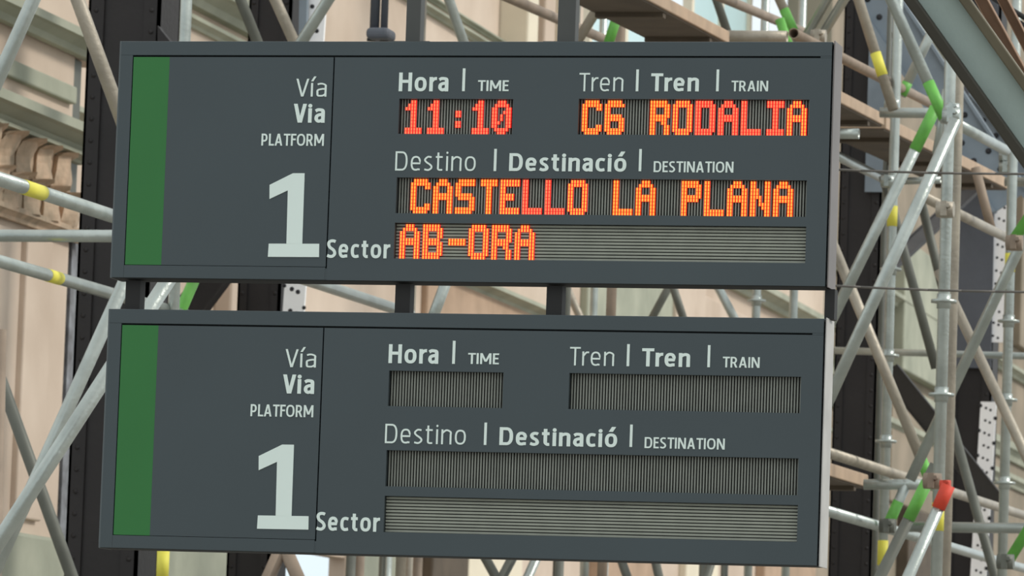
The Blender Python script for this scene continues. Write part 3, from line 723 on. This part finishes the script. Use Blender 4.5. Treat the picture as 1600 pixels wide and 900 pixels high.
    # lettering
    for txt, bx, st in (('Hora', (623.6, 701, 113.6, 142.8), 'b'), ('TIME', (747, 795, 125.6, 142.4), ''),
        ('Tren', (905.3, 974.3, 114.2, 142.8), 'l'), ('Tren', (1017.5, 1092.3, 114.8, 142.8), 'b'), ('TRAIN', (1143.2, 1200.4, 126.3, 142.8), ''),
        ('Destino', (618, 743.6, 237, 267.2), 'l'), ('Destinació', (796, 979, 236.5, 268), 'b'), ('DESTINATION', (1021.6, 1146.2, 252.3, 269.6), ''),
        ('Vía', (463, 510.8, 119.6, 151), 'l'), ('Via', (459, 507.8, 162.4, 191.8), 'b'), ('PLATFORM', (408.8, 506.3, 209.2, 227.8), ''), ('Sector', (511.2, 610, 374.5, 403.6), 'b')):
        letters(txt, bx, root, dz, {'b': .188, 'l': .105, '': .165}[st], {'b': .15, 'l': .20, '': .13}[st], label='%s white word %s' % ({'b': 'bold', 'l': 'thin', '': 'small'}[st], txt))
    for x0, x1, y0, y1 in ((722.8, 727, 107, 142.6), (772, 776, 232.8, 267.4), (994, 998, 108.7, 142.8), (1119.5, 1123.5, 108.7, 142.8), (998.6, 1002.6, 233, 267.6)):
        bm = bmesh.new(); xm, ym = (x0+x1)/2, (y0+y1)/2
        box(bm, (fx(x0, ym), -.002, fz(xm, y1)+dz), (fx(x1, ym), .001, fz(xm, y0)+dz)); obj('separator', bm, 'letter', root)
    # the digit: flag, stem and foot, built from convex pieces
    bm = bmesh.new()
    for quad in ([(421.5,289),(458,270.8),(476.2,270.8),(450,297.5),(421.3,311)], [(450,297.5),(476.2,270.8),(472.4,381),(447.8,381)], [(420.2,380.8),(499,381),(498.6,401.8),(418.8,401.4)]):
        P = [(fx(*p_), fz(*p_)+dz) for p_ in quad]
        A = [bm.verts.new((x, -.002, z)) for x, z in P]; B = [bm.verts.new((x, .001, z)) for x, z in P]
        bm.faces.new(A); bm.faces.new(B[::-1])
        for i in range(len(P)): bm.faces.new((A[i], A[(i+1)%len(P)], B[(i+1)%len(P)], B[i]))
    obj('digit', bm, 'letter', root, 'large white number 1')
    return root
ub = build_board(0, 'upper departure board with glowing orange letters showing 11:10 and a train', True)
lb = build_board(-(H+GAP), 'lower departure board with blank unlit displays', False)
# connectors between the boards and hangers above
zg0, zg1 = TOPZ - H - GAP, TOPZ - H
for a, b in ((190, 213), (612.5, 636), (849.5, 874), (1285.5, 1301)):
    bm = bmesh.new(); box(bm, (fx(a, 462), .03, zg0+.001), (fx(b, 462), .07, zg1-.003)); obj('connector_post', bm, 'black', lb)
hz = 4.6
for a, b in ((629.5, 652), (867, 895)):
    xa, xb = fx(a, 32), fx(b, 32)
    bm = bmesh.new(); box(bm, (xa, .03, TOPZ), (xb, .07, hz)); bevel(obj('hanger', bm, 'hanger', ub), .002)
    bm = bmesh.new(); box(bm, (xa-.03, .01, TOPZ), (xb+.03, .09, TOPZ+.002)); obj('mounting_foot', bm, 'hanger', ub)
# roof beam above the frame that carries the hangers, on posts outside the frame
bt = thing('support_beam', 'steel beam above the picture carrying the hangers of the boards', 'beam', (0.4, .05, 0))
bm = bmesh.new(); box(bm, (-5.0, -.05, hz), (6.0, .15, hz+.02)); box(bm, (-5.0, .04, hz+.02), (6.0, .06, hz+.28)); box(bm, (-5.0, -.05, hz+.28), (6.0, .15, hz+.30)); obj('beam', bm, 'slate', bt)
for x in (-5.0, 5.9):
    bm = bmesh.new(); box(bm, (x, -.05, 0), (x+.15, .15, hz)); obj('post', bm, 'slate', bt)
